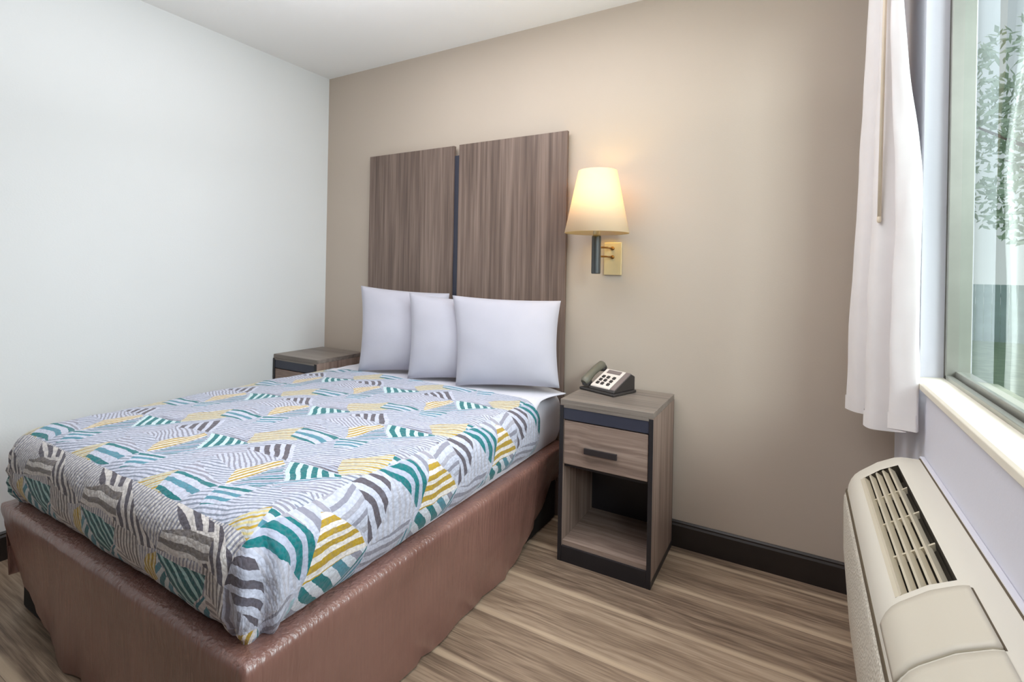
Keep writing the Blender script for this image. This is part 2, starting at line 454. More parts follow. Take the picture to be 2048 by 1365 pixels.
# ------------------------------------------------------------------ room
W, H = 3.204, 2.582
YB = -6.0
def struct(o): o['kind'] = 'structure'; return o
struct(MB().box(-.12, W+.2, YB-.12, .12, -.12, 0).build('floor', M['floor']))
struct(MB().box(-.12, W+.2, YB-.12, .12, H, H+.12).build('ceiling', M['ceiling']))
struct(MB().box(-.12, 0, YB, .0, 0, H).build('wall_left', M['white_wall']))
struct(MB().box(-.12, W+.2, 0, .12, 0, H).build('wall_back', M['tan_wall']))
struct(MB().box(-.12, W+.2, YB-.12, YB, 0, H).build('wall_front', M['rear_wall']))
JY, JY2, SZ, TZ = -.448, -2.1, .955, 2.34
WT = .12
b = MB()
b.box(W, W+WT, YB, 0, 0, SZ-.022); b.box(W, W+WT, YB, 0, TZ, H)
b.box(W, W+WT, JY, 0, SZ-.022, TZ); b.box(W, W+WT, YB, JY2, SZ-.022, TZ)
struct(b.build('wall_right', M['window_wall']))
# baseboards
def baseboard(name, poly_axis, a, b_, off):
    m = MB()
    prof = [(0,0),(.016,0),(.016,.098),(.011,.106),(.011,.112),(.004,.118),(0,.118)]
    if poly_axis == 0: m.prism([(-p[0], p[1]) for p in prof], 0, a, b_)          # runs along X at the back wall
    else: m.prism([(off+p[0], p[1]) for p in prof], 1, a, b_)
    return struct(m.build(name, M['baseboard']))
baseboard('baseboard_back', 0, .016, W-.001, 0)
baseboard('baseboard_left', 1, YB+.01, -.001, 0)
m = MB(); m.prism([(W-p[0], p[1]) for p in [(0,0),(.016,0),(.016,.098),(.004,.118),(0,.118)]], 1, YB+.01, -.018)
struct(m.build('baseboard_right', M['baseboard']))

# ------------------------------------------------------------------ window
win = bpy.data.objects.new('window_1', None); COL.objects.link(win); win.location = (W+.06, (JY+JY2)/2, SZ); struct(win)
GX = W+.084
def wpart(name, mat, boxes, bev=.0015):
    m = MB()
    for q in boxes: m.box(*q)
    o = m.build(name, mat, win, bevel=bev); o['kind'] = 'structure'; return o
X0, X1 = W+.056, W+.112
wpart('window_frame', M['alu'], [
    (X0, X1, JY-.016, JY-.030, SZ+.001, TZ), (X0, X1, JY2, JY2+.03, SZ, TZ), (X0, X1, JY2+.03, JY-.016, TZ-.03, TZ),
    (X0, X0+.016, JY2+.03, JY-.016, SZ, SZ+.016), (X0+.016, X0+.022, JY2+.03, JY-.016, SZ, SZ+.008),
    (X0+.022, X1, JY2+.03, JY-.016, SZ, SZ+.030),
    (X0+.012, X1, -1.42, -1.38, SZ+.03, TZ-.03)])
wpart('window_gasket_gap_shade', M['gasket_gap_shade'], [(X0, X1, JY-.001, JY-.016, SZ, TZ)], 0)
wpart('window_pane', M['glass'], [(GX, GX+.0, JY2+.03, JY-.03, SZ+.03, TZ-.03)], 0)
# a single-sheet pane
po = [o for o in win.children if o.name.startswith('window_pane')][0]
me = po.data; me.clear_geometry()
me.from_pydata([(GX,JY2+.03,SZ+.03),(GX,JY-.03,SZ+.03),(GX,JY-.03,TZ-.03),(GX,JY2+.03,TZ-.03)], [], [(0,1,2,3)])
po.matrix_parent_inverse = win.matrix_basis.inverted()
sill = MB().prism([(W-.016,SZ-.022),(W+.058,SZ-.022),(W+.058,SZ+.004),(W-.010,SZ),(W-.016,SZ-.005)], 1, JY2, JY+.0)
so = sill.build('window_sill', M['sill'], win, bevel=.002); so['kind'] = 'structure'

# ------------------------------------------------------------------ cloth over a box: a core rectangle with a drop around three sides
def drape(name, mat, x0, x1, yf, yh, zt, zb, r, nx, ny, nd, topf=None, sidef=None, fan=10, parent=None, smooth=True, bow=None):
    """x0..x1 and yf are the outer faces, yh the open head edge; UV = cloth coordinates in metres"""
    cx0, cx1, cy = x0+r, x1-r, yf+r
    verts, uvs, faces = [], [], []
    def T(x, y): return zt + (topf(x,y) if topf else 0)
    def add(p, u): verts.append(p); uvs.append(u); return len(verts)-1
    hy = (lambda x: yh + (bow(x) if bow else 0))
    idx = {}
    for j in range(ny+1):
        for i in range(nx+1):
            x = cx0+(cx1-cx0)*i/nx; y = cy+(hy(x)-cy)*j/ny
            idx[i,j] = add((x,y,T(x,y)), (x,y))
    for j in range(ny):
        for i in range(nx):
            faces.append((idx[i,j],idx[i+1,j],idx[i+1,j+1],idx[i,j+1]))
    path = [(idx[nx,j], (1,0)) for j in range(ny,-1,-1)]
    path += [(idx[nx,0], (math.cos(a), -math.sin(a))) for a in [PI/2*k/fan for k in range(1,fan)]]
    path += [(idx[i,0], (0,-1)) for i in range(nx,-1,-1)]
    path += [(idx[0,0], (-math.sin(a), -math.cos(a))) for a in [PI/2*k/fan for k in range(1,fan)]]
    path += [(idx[0,j], (-1,0)) for j in range(0,ny+1)]
    L = PI/2*r + (zt-r-zb)
    prev = None
    for vi, n in path:
        bx, by, bz = verts[vi]
        ring = [vi]
        for k in range(1, nd+1):
            d = L*k/nd
            if d < PI/2*r: a = d/r; h, v = r*math.sin(a), r*(1-math.cos(a))
            else: h, v = r, r+(d-PI/2*r)
            x, y, z = bx+n[0]*h, by+n[1]*h, bz-v*(bz-zb)/(zt-zb)
            if sidef:
                dh, dz = sidef(x, y, z, n, d/L)
                x += n[0]*dh; y += n[1]*dh; z += dz
            ring.append(add((x,y,z), (bx+n[0]*d, by+n[1]*d)))
        if prev:
            for k in range(nd):
                q = [prev[k], prev[k+1], ring[k+1], ring[k]]
                q = [a for n_, a in enumerate(q) if a not in q[:n_]]
                if len(q) >= 3: faces.append(tuple(q))
        prev = ring
    me = bpy.data.meshes.new(name); me.from_pydata(verts, [], faces); me.update()
    ul = me.uv_layers.new(name='cloth')
    for lp in me.loops: ul.data[lp.index].uv = uvs[lp.vertex_index]
    bm = bmesh.new(); bm.from_mesh(me); bmesh.ops.recalc_face_normals(bm, faces=bm.faces)
    if sum(f.normal.z*f.calc_area() for f in bm.faces) < 0: bmesh.ops.reverse_faces(bm, faces=bm.faces)
    bm.to_mesh(me); bm.free()
    return link(name, me, mat, parent, smooth)

def nz(x, y, z, s): return noise.noise(Vector((x*s, y*s, z*s)))

# ------------------------------------------------------------------ bed
BX0, BX1, BYF, BZ = .414, 1.868, -1.785, .392
MX0, MX1, MYF, MZ = .428, 1.835, -1.755, .668
bed = thing('bed', 'full-size bed with brown satin wrapped base and white sheeted mattress', 'bed', (1.14,-.9,0))
MB().box(BX0+.05, BX1-.05, BYF+.05, -.05, .0, BZ-.03).build('box_spring', M['under'], bed, bevel=.02)
def skirt_side(x, y, z, n, d):
    dh = .016*nz(x, y, z*.25, 8)*d + .008*nz(x, y, z*.2, 22)*d + .003*nz(x, y, z*.5, 48)*min(1,d*3)
    dz = 0
    if d < .25: dh += .004*math.sin(d*PI/.25)
    # hem tucked and lifted near the head on the right, and at the left foot corner
    if n[0] > .9:
        k = max(0, min(1, (y+.62)/.5)); dh -= .05*k*d; dz += .17*k*k*d
    if n[1] < -.2 or n[0] < -.5:
        k = max(0, min(1, (.93-x)/.50))*max(0, 1-max(0,y+1.76)/.7); dh -= .03*k*d; dz += .13*k*d
    dh -= .012*d*d
    return dh, dz + .004*nz(x,y,0,14)*d
drape('bed_skirt', M['skirt'], BX0, BX1, BYF, -.046, BZ, .006, .014, 40, 48, 26, parent=bed,
      topf=lambda x,y: .004*nz(x,y,0,6), sidef=skirt_side, fan=8)
def mat_side(x,y,z,n,d): return .012*math.sin(PI*max(0,d-.2)/.8)-.012*max(0,(d-.75)/.25)**2, 0
drape('mattress', M['sheet'], MX0+.012, MX1-.012, MYF+.015, -.052, MZ-.012, BZ+.004, .09, 40, 48, 14, parent=bed,
      topf=lambda x,y: .004*nz(x,y,0,5), sidef=mat_side)

# ------------------------------------------------------------------ bedspread
def sp_top(x, y):
    e = min(1, max(0, (1.75-x)/.5)) if x > 1.2 else min(1, max(0, (x-.5)/.5))
    e *= min(1, max(0, (y+1.68)/.45))
    return -.018*(1-e)**2 + .005*nz(x,y,0,5) + .003*nz(x,y,3,14)
def sp_side(x, y, z, n, d):
    dh = .014*math.sin(PI*d) - .03*max(0,(d-.72)/.28)**2 + .006*nz(x*.8, y*.8, z*.4, 11)*d + .003*nz(x,y,z,30)
    dz = .008*nz(x, y, 0, 4)*d
    cr = min(abs(n[0]), abs(n[1]))
    if n[1] < 0 and cr > .02:                                   # gathered corner
        a = math.atan2(-n[1], abs(n[0]))
        dh += (.016*math.sin(a*9)*min(1,d*1.6) + .012*nz(x,y,z,40)*d + .012*d)*min(1,cr*3)
        dz -= .012*d*min(1,cr*2)
    # lifts a little along the right side towards the head
    if n[0] > .9: dz += .012*max(0,(y+1.2))*d
    return dh, dz
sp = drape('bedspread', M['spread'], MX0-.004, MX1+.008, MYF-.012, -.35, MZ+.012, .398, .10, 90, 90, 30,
           topf=sp_top, sidef=sp_side, fan=22, bow=lambda x: -.045*math.sin(PI*min(1,max(0,(x-.5)/1.3))) + .04*max(0,(x-1.6)/.2)**2 + .006*nz(x,0,0,9))
tag(sp, 'patchwork-striped teal, mustard and grey bedspread tucked over the mattress', 'bedspread')
# ------------------------------------------------------------------ top sheet at the head
def sheet_fn(u, v):
    x = .47 + (1.84-.47)*u; y = -.44 + .36*v
    z = MZ-.004 + .004*nz(x,y,1,9)
    if x > 1.70:
        k = (x-1.70)/.14
        y2 = max(0, 1-abs(v-.72)/.35)
        x += .085*y2*y2*k; z += -.022*k*k*(1-.9*y2)+.008*y2*k
    if x > 1.58:
        z -= .075*((x-1.58)/.26)**2*min(1,max(0,(-.31-y)/.10))
    if x < .56:
        z -= .03*((.56-x)/.09)**2
    return (x,y,z)
sh = MB().grid(sheet_fn, 60, 16).build('bed_sheet', M['sheet'], smooth=True, fix=False)
md = sh.modifiers.new('thick','SOLIDIFY'); md.thickness = .004; md.offset = 1
tag(sh, 'white top sheet showing between the pillows and the patterned bedspread', 'bed sheet')

# ------------------------------------------------------------------ pillows
def pillow(label, BL, BR, TR, TL, tf, tb, seed):
    BL, BR, TR, TL = map(Vector, (BL,BR,TR,TL))
    N = (BR-BL).cross(TL-BL).normalized()          # towards the viewer if BL->BR right, up
    if N.y > 0: N = -N
    def P(s, t_):
        # edges bow inwards, corners stay pointed
        s2 = s + .034*(.5-s)*2*(4*t_*(1-t_))*abs(2*s-1)
        t2 = t_ + .022*(.5-t_)*2*(4*s*(1-s))*abs(2*t_-1)
        b = BL.lerp(BR, s2); a = TL.lerp(TR, s2)
        return b.lerp(a, t2)
    n = 26
    def prof(s, t_):
        a = max(0, 4*s*(1-s))**.48*max(0, 4*t_*(1-t_))**.48
        a *= 1+.16*(.5-t_)                          # heavier towards the bottom
        return a + .05*noise.noise(Vector((s*4+seed,t_*4,seed)))*min(1,a*2)
    m = MB()
    m.grid(lambda u,v: P(u,v)+N*(tf*prof(u,v)+.001), n, n)
    m.grid(lambda u,v: P(u,v)-N*(tb*prof(u,v)+.001), n, n)
    k = (n+1)**2
    edge = [(i) for i in range(n+1)]+[j*(n+1)+n for j in range(1,n+1)]+[n*(n+1)+i for i in range(n-1,-1,-1)]+[j*(n+1) for j in range(n-1,0,-1)]
    for a, b_ in zip(edge, edge[1:]+edge[:1]): m.f.append((a,b_,k+b_,k+a))
    o = m.build('pillow', M['cotton'], smooth=True)
    return tag(o, label, 'pillow', 'white pillows against the headboard')
zb = MZ+.007
pillow('white pillow standing leftmost, tucked behind the middle pillow', (.735,-.385,zb), (1.22,-.15,zb+.01), (1.13,-.07,1.12), (.615,-.26,1.152), .10, .02, 1)
pillow('white middle pillow, overlapped by the pillow beside the nightstand with the telephone', (1.089,-.375,zb), (1.56,-.16,zb+.01), (1.48,-.085,1.085), (1.0,-.27,1.125), .09, .02, 5)
pillow('white front pillow nearest the nightstand with the telephone, wholly in view', (1.392,-.36,zb), (1.895,-.21,zb+.025), (1.845,-.10,1.112), (1.29,-.26,1.122), .085, .03, 9)

# ------------------------------------------------------------------ headboard
hb = thing('headboard', 'tall taupe wood-grain headboard of two panels with a dark centre strip', 'headboard', (1.14,-.02,0))
box('headboard_panel', M['headboard_a'], (.448,1.122,-.040,-.019,.0,1.984), hb, .002)
box('headboard_panel', M['headboard_b'], (1.158,1.838,-.040,-.019,.0,1.986), hb, .002)
box('centre_strip', M['blue_black'], (1.122,1.158,-.030,-.019,.0,1.927), hb)

# ------------------------------------------------------------------ nightstands
def nightstand(x, label):
    w, dpt, h, y1 = .403, .385, .7025, -.020
    y0 = y1-dpt
    t = thing('nightstand', label, 'nightstand', (x+w/2,(y0+y1)/2,0), 'nightstands beside the bed')
    x1 = x+w; th = .018
    box('tabletop', M['top_wood'], (x, x1, y0+.004, y1, h-.024, h), t, .0015)
    for s, a, b_ in ((0,x,x+th),(1,x1-th,x1)):
        sp_ = box('side_panel', M['side_wood'], (a, b_, y0+.004, y1-.004, .03, h-.024), t)
        box('edge_strip', M['black_edge'], (a+(.001 if s else -.0), b_-(.0 if s else .001), y0-.001, y0+.004, 0, h-.026), sp_)
        box('rear_edge', M['black_edge'], (a, b_, y1-.004, y1, 0, h-.024), sp_)
        box('foot_strip', M['black_edge'], (a, b_, y0+.004, y1-.004, 0, .03), sp_)
    box('back_panel', M['black_edge'], (x+th, x1-th, y1-.012, y1-.004, .05, h-.024), t)
    box('front_band', M['blue_black'], (x+th, x1-th, y0+.002, y0+.02, .618, .668), t)
    box('front_trim', M['top_wood'], (x+th, x1-th, y0-.0, y0+.02, .668, h-.024), t)
    box('shelf', M['drawer_wood'], (x+th, x1-th, y0+.012, y1-.012, .066, .086), t)
    box('divider', M['black_edge'], (x+th, x1-th, y0+.02, y1-.012, .408, .420), t)
    box('plinth', M['black_edge'], (x+th, x1-th, y0+.0, y0+.02, 0, .066), t)
    dr = box('drawer', M['drawer_wood'], (x+th+.002, x1-th-.002, y0+.003, y0+.022, .424, .612), t, .0015)
    hx = x+.119
    hm = MB().box(hx, hx+.142, y0-.016, y0-.006, .489, .513)
    hm.box(hx+.012, hx+.024, y0-.006, y0+.003, .495, .507).box(hx+.118, hx+.130, y0-.006, y0+.003, .495, .507)
    tag(hm.build('handle', M['handle'], dr, bevel=.001), 'dark metal bar handle')
    return t
nightstand(1.985, 'brown wood nightstand with drawer and open shelf, carrying the telephone')
nightstand(.005, 'grey-brown nightstand in the corner between the white wall and the bed')

# ------------------------------------------------------------------ telephone (built square, then turned)
ph = thing('telephone', 'grey desk telephone with white keypad face, standing on the nightstand', 'telephone', (2.105,-.135,.7025))
def pp(mb, name, mat, parent=None, bevel=.002, smooth=False):
    me = bpy.data.meshes.new(name); me.from_pydata(mb.v, [], mb.f); me.update()
    bm = bmesh.new(); bm.from_mesh(me); bmesh.ops.recalc_face_normals(bm, faces=bm.faces); bm.to_mesh(me); bm.free()
    o = bpy.data.objects.new(name, me); COL.objects.link(o); me.materials.append(mat); o.parent = parent or ph
    if bevel:
        m_ = o.modifiers.new('bevel','BEVEL'); m_.width = bevel; m_.segments = 2; m_.limit_method = 'ANGLE'
    if smooth: smooth_angle(o, 50)
    return o
ph.rotation_euler.z = math.radians(-20)
# foot tray, wedge body
pp(MB().prism([(-.100,-.085),(.105,-.085),(.105,.085),(-.100,.085)], 2, 0, .014), 'phone_base', M['phone_dark'], bevel=.006)
pp(MB().prism([(-.080,.014),(.078,.014),(.078,.075),(.050,.088),(-.076,.024)], 0, -.045, .100), 'phone_body', M['phone_dark'], bevel=.004)
sl = (.088-.024)/(.050+.076)
def slope_plate(x0, x1, y0, y1, h0, h1):
    z = lambda y: .024+sl*(y+.076)
    m_ = MB(); k = 0
    m_.v = [(x0,y0,z(y0)+h0),(x1,y0,z(y0)+h0),(x1,y1,z(y1)+h0),(x0,y1,z(y1)+h0),(x0,y0,z(y0)+h1),(x1,y0,z(y0)+h1),(x1,y1,z(y1)+h1),(x0,y1,z(y1)+h1)]
    m_.f = [(0,3,2,1),(4,5,6,7),(0,1,5,4),(1,2,6,5),(2,3,7,6),(3,0,4,7)]
    return m_
face = pp(slope_plate(-.040,.070,-.072,.048,-.002,.005), 'faceplate', M['phone_face'], bevel=.001)
pp(slope_plate(.072,.098,-.072,.048,-.002,.004), 'side_trim', M['phone_grey'], bevel=.001)
kp = MB()
for i, (xa, n_) in enumerate(((-.022,3),(.005,3),(.038,3))):
    for j in range(n_):
        ya = -.058+.022*j
        q = slope_plate(xa, xa+.015, ya, ya+.013, .004, .010); b0 = len(kp.v)
        kp.v += q.v; kp.f += [tuple(b0+a for a in f_) for f_ in q.f]
pp(kp, 'keypad', M['phone_dark'], face, bevel=.001)
q = slope_plate(-.02,.055,.020,.040,.004,.008)
pp(q, 'display_card', M['phone_grey'], face, bevel=0)
# handset lying along the left side
hs = MB(); zf = lambda y: .034+sl*(y+.076)
pts, rr = [], []
for i in range(15):
    s = i/14; y = -.082+.140*s
    pts.append((-.072, y, zf(y)+.004+.012*math.sin(PI*s))); rr.append(.024-.006*math.sin(PI*s) if 0 < i < 14 else .016)
hs.tube(pts, rr, 14)
ho = pp(hs, 'handset', M['phone_handset'], bevel=0, smooth=True)
pp(MB().lathe([(.022,-.02),(.024,-.005),(.020,.006)], (-.072,-.060,zf(-.06)), 18), 'mouthpiece', M['phone_dark'], ho, 0, True)
pp(MB().lathe([(.022,-.02),(.024,-.005),(.020,.006)], (-.072,.050,zf(.05)), 18), 'earpiece', M['phone_dark'], ho, 0, True)

# ------------------------------------------------------------------ wall lamp
LX, LY = 2.052, -.172
lamp = thing('wall_lamp', 'lit wall lamp with cream tapered shade beside the headboard', 'lamp', (LX,-.02,1.33))
so = MB().lathe([(.150,1.443),(.090,1.735)], (LX,LY,0), 56, cap=False).build('lamp_shade', M['shade'], lamp, smooth=True)
md = so.modifiers.new('thick','SOLIDIFY'); md.thickness = .0016
MB().box(2.036,2.124,-.014,-.0005,1.247,1.408).build('wall_plate', M['plate'], lamp, bevel=.002)
MB().lathe([(.0195,1.252),(.0215,1.256),(.0215,1.425),(.020,1.430)], (2.052,LY+.0,0), 24).build('stem', M['arm'], lamp, smooth=False)
for z in (1.378,1.335):
    a = MB().tube([(2.052,LY+.012,z),(2.075,-.10,z),(2.078,-.012,z)], .0045, 10)
    a.lathe([(.0085,-.020),(.0095,-.012),(.0085,-.006)], (2.080,-.005,z), 14, axis=1)
    a.build('arm', M['brass'], lamp, smooth=True)
MB().lathe([(.016,1.43),(.016,1.52),(.012,1.53)], (LX,LY,0), 20).build('socket', M['plate'], lamp, smooth=True)
MB().lathe([(.004,1.53),(.018,1.545),(.029,1.58),(.026,1.61),(.012,1.632),(.001,1.637)], (LX,LY,0), 24).build('bulb', M['bulb'], lamp, smooth=True)
# the shade's wire spider
sp_ = MB()
for k in range(3):
    a = 2*PI*k/3+.4
    sp_.tube([(LX,LY,1.70),(LX+.089*math.cos(a),LY+.089*math.sin(a),1.725)], .0015, 6)
sp_.tube([(LX,LY,1.635),(LX,LY,1.705)], .002, 6)
sp_.build('shade_frame', M['arm'], lamp)

# ------------------------------------------------------------------ curtain
CT = 2.47
cur = thing('curtain', 'white curtain panel hanging gathered at the window corner', 'curtain', (3.1,-.3,CT))
# plan of the gathered folds, left edge to right edge as hung
FOLD = [(3.125,-.050),(3.055,-.085),(3.038,-.135),(3.060,-.200),(3.115,-.230),(3.150,-.255),(3.120,-.290),(3.076,-.330),(3.090,-.395),(3.155,-.415),(3.178,-.440),(3.140,-.470),(3.126,-.500),(3.150,-.530),(3.182,-.548),(3.190,-.530)]
def catmull(P, n):
    out = []
    for i in range(len(P)-1):
        p0, p1, p2, p3 = [Vector(P[max(0,min(len(P)-1,i+k))]) for k in (-1,0,1,2)]
        for k in range(n):
            t_ = k/n
            out.append(.5*((2*p1)+(-p0+p2)*t_+(2*p0-5*p1+4*p2-p3)*t_*t_+(-p0+3*p1-3*p2+p3)*t_**3))
    out.append(Vector(P[-1])); return out
FP_ = catmull(FOLD, 6)
nf = len(FP_)-1
def cur_fn(u, v):
    p = FP_[round(u*nf)]
    zb_ = .800-.055*(1-u)+.012*math.sin(u*9)
    z = zb_ + (CT-zb_)*v
    # gathered narrower towards the track
    k = min(1, max(0, (z-.8)/1.45)); cx_, cy_ = 3.115, -.27
    s = 1-.42*k*k*(3-2*k)
    k2 = min(1, max(0, (z-1.5)/.72)); k2 = k2*k2*(3-2*k2)
    x = cx_ + (p.x-cx_)*((1-.75*k2) if p.x > cx_ else (1-.45*k)) + .004*k; y = cy_ + (p.y-cy_)*s - .05*k
    w = .008*noise.noise(Vector((u*7, z*2.2, 1)))+.004*noise.noise(Vector((u*15, z*6, 5)))
    x = min(W-.006, x+w)
    return (x, min(-.02, y+w*.5), z)
co = MB().grid(cur_fn, nf, 60).build('curtain_cloth', M['curtain'], cur, smooth=True, fix=False)
md = co.modifiers.new('thick','SOLIDIFY'); md.thickness = .003
# hem band
def hem_fn(u, v):
    x, y, z = cur_fn(u, 0)
    x2, y2, z2 = cur_fn(u, .03)
    return (x+(x2-x)*v-.003, y+(y2-y)*v-.003, z+(z2-z)*v-.001)
MB().grid(hem_fn, nf, 3).build('hem', M['curtain'], cur, smooth=True, fix=False)
MB().tube([(3.100,-.42,2.44),(3.104,-.41,2.15),(3.100,-.405,1.452)], .0055, 10).build('wand', M['wand'], cur, smooth=True)
MB().lathe([(.004,1.438),(.0062,1.442),(.0062,1.456),(.004,1.460)], (3.100,-.405,0), 12).build('wand_tip', M['wand'], cur, smooth=True)
tr = MB().box(3.090,3.125,-3.0,-.02,CT,CT+.03)
for y_ in (-.3,-1.5,-2.8): tr.box(3.10,3.203,y_-.012,y_+.012,CT+.03,CT+.036)
tag(tr.build('curtain_track', M['track'], None, bevel=.002), 'white curtain track fixed along the top of the window wall', 'curtain track')

# ------------------------------------------------------------------ air conditioner under the window
AY0, AY1 = -.559, -1.64
ac = thing('air_conditioner', 'beige wall air conditioner with slatted top vent under the window sill', 'air conditioner', (3.1,-1.1,.15))
PROF = [(3.200,.737),(3.165,.7365),(3.145,.7355),(3.128,.731),(3.088,.709),(3.046,.674),(3.034,.661),(3.025,.645),(3.019,.627),(3.016,.605)]
GY0, GY1 = -.648, -1.277
ys = [AY0, AY0-.006, AY0-.02, GY0, GY1, -1.30, AY1]
m = MB()
def inset(p, y):
    e = (.012 if y == AY0 else .004 if y == AY0-.006 else 0)
    return (p[0]+e if p[0] < 3.17 else p[0], y, p[1]-e)
for y in ys:
    for p in PROF: m.v.append(inset(p, y))
np_ = len(PROF)
for j in range(len(ys)-1):
    for i in range(np_-1):
        if ys[j] == GY0 and i in (3,4): continue     # the vent opening
        m.f.append((j*np_+i, j*np_+i+1, (j+1)*np_+i+1, (j+1)*np_+i))
# end caps
m.f.append(tuple(range(np_)))
LOW = [(3.016,.605),(3.010,.555),(3.012,.42),(3.030,.20),(3.036,.15),(3.200,.15)]
k = len(m.v)
m.v += [(p[0]+.012 if p[0] < 3.17 else p[0], AY0, p[1]) for p in LOW]
m.f.append((np_-1,)+tuple(range(k+0,k+len(LOW)))+(0,))
k2 = len(m.v); m.v += [(p[0], AY1, p[1]) for p in PROF+LOW]; m.f.append(tuple(range(k2,k2+np_+len(LOW))))
smooth_angle(m.build('casing', M['ac'], ac), 28)
# front grille panel
def front(u, v):
    L = [(3.016,.603),(3.009,.585),(3.008,.555),(3.010,.42),(3.028,.20),(3.034,.15)]
    s = v*(len(L)-1); i = min(len(L)-2, int(s)); f_ = s-i
    return (L[i][0]+(L[i+1][0]-L[i][0])*f_, AY0-.002+(AY1-AY0)*u, L[i][1]+(L[i+1][1]-L[i][1])*f_)
smooth_angle(MB().grid(front, 8, 15).build('front_panel', M['ac_front'], ac), 40)
MB().prism([(3.012,.600),(3.018,.600),(3.018,.608),(3.0145,.608)], 1, AY0-.004, AY1).build('front_seam', M['groove'], ac)
# vent interior
A3, B3 = (3.128,.731), (3.046,.674)
nrm = Vector((A3[1]-B3[1], 0, -(A3[0]-B3[0]))).normalized()     # points into the unit
dx_, dz_ = nrm.x*.055, nrm.z*.055
if dz_ > 0: dx_, dz_ = -dx_, -dz_
m = MB(); q = [A3, (A3[0]+dx_*.4, A3[1]+dz_), (B3[0]+dx_*.4+.02, B3[1]+dz_*.7), B3]
k = 0
for y in (GY0, GY1): m.v += [(p[0], y, p[1]) for p in q]
m.f = [(0,1,5,4),(1,2,6,5),(2,3,7,6),(0,3,2,1),(4,5,6,7)]
m.build('vent_interior', M['ac_in'], ac)
# louvres: five long blades and cross ribs, curved down towards the front
lv = MB()
for i in range(5):
    s = (i+.30)/5.7
    px, pz = B3[0]+(A3[0]-B3[0])*s, B3[1]+(A3[1]-B3[1])*s
    prof = [(px-.0022,pz-.001),(px+.0008,pz+.0035),(px+.0135,pz-.005),(px+.0155,pz-.020),(px+.006,pz-.022)]
    lv.prism(prof, 1, GY0, GY1)
for y in (-.80,-.955,-1.115):
    lv.prism([(B3[0]+.004,B3[1]-.006),(A3[0]-.002,A3[1]-.008),(A3[0],A3[1]-.022),(B3[0]+.01,B3[1]-.022)], 1, y, y-.006)
lv.build('vent_grille', M['ac_louver'], ac)
# rim around the vent
rm = MB()
rm.prism([(B3[0]-.004,B3[1]-.003),(B3[0]+.004,B3[1]+.003),(B3[0]+.004,B3[1]-.012)], 1, GY0, GY1)
rm.build('vent_rim', M['ac_louver'], ac)
# control lids
def prof_at(s):
    P_ = PROF
    L = [0]
    for a, b_ in zip(P_, P_[1:]): L.append(L[-1]+math.dist(a,b_))
    d = s*L[-1]
    for i in range(len(P_)-1):
        if d <= L[i+1]+1e-9:
            f_ = (d-L[i])/(L[i+1]-L[i]); return (P_[i][0]+(P_[i+1][0]-P_[i][0])*f_, P_[i][1]+(P_[i+1][1]-P_[i][1])*f_)
def lid(name, y0, y1, s0, s1, mat, lift):
    n = 14
    def fn(u, v):
        s = s0+(s1-s0)*u
        x, z = prof_at(s)
        # rounded front corners
        c = max(0, (u-.80)/.20); yy = y0+(y1-y0)*v
        mid = (y0+y1)/2; yy = mid+(yy-mid)*(1-.16*c*c) if v > .5 else yy
        return (x-.3*lift, yy, z+lift)
    o = MB().grid(fn, 20, 10).build(name, mat, ac, smooth=True, fix=False)
    md_ = o.modifiers.new('thick','SOLIDIFY'); md_.thickness = .005; md_.offset = -1
    return o
lid('control_lid', -1.302, -1.468, .24, .93, M['ac_lid'], .004)
lid('control_lid', -1.476, -1.636, .24, .93, M['ac_lid'], .003)
# dark joint lines
gr = MB()
for y0_, y1_ in ((AY0-.01, AY1),):
    gr.box(3.186,3.190,y1_,y0_,.7355,.7375)
gr.build('rear_joint', M['groove'], ac)
jl = MB(); x_, z_ = prof_at(.235)
jl.box(x_-.001,x_+.002,-1.47,-1.302,z_-.001,z_+.0012)
jl.build('lid_joint', M['groove'], ac)
MB().box(3.191,3.2035,AY1,AY0+.012,.13,.7385).build('wall_sleeve', M['window_wall'], ac, bevel=.002)

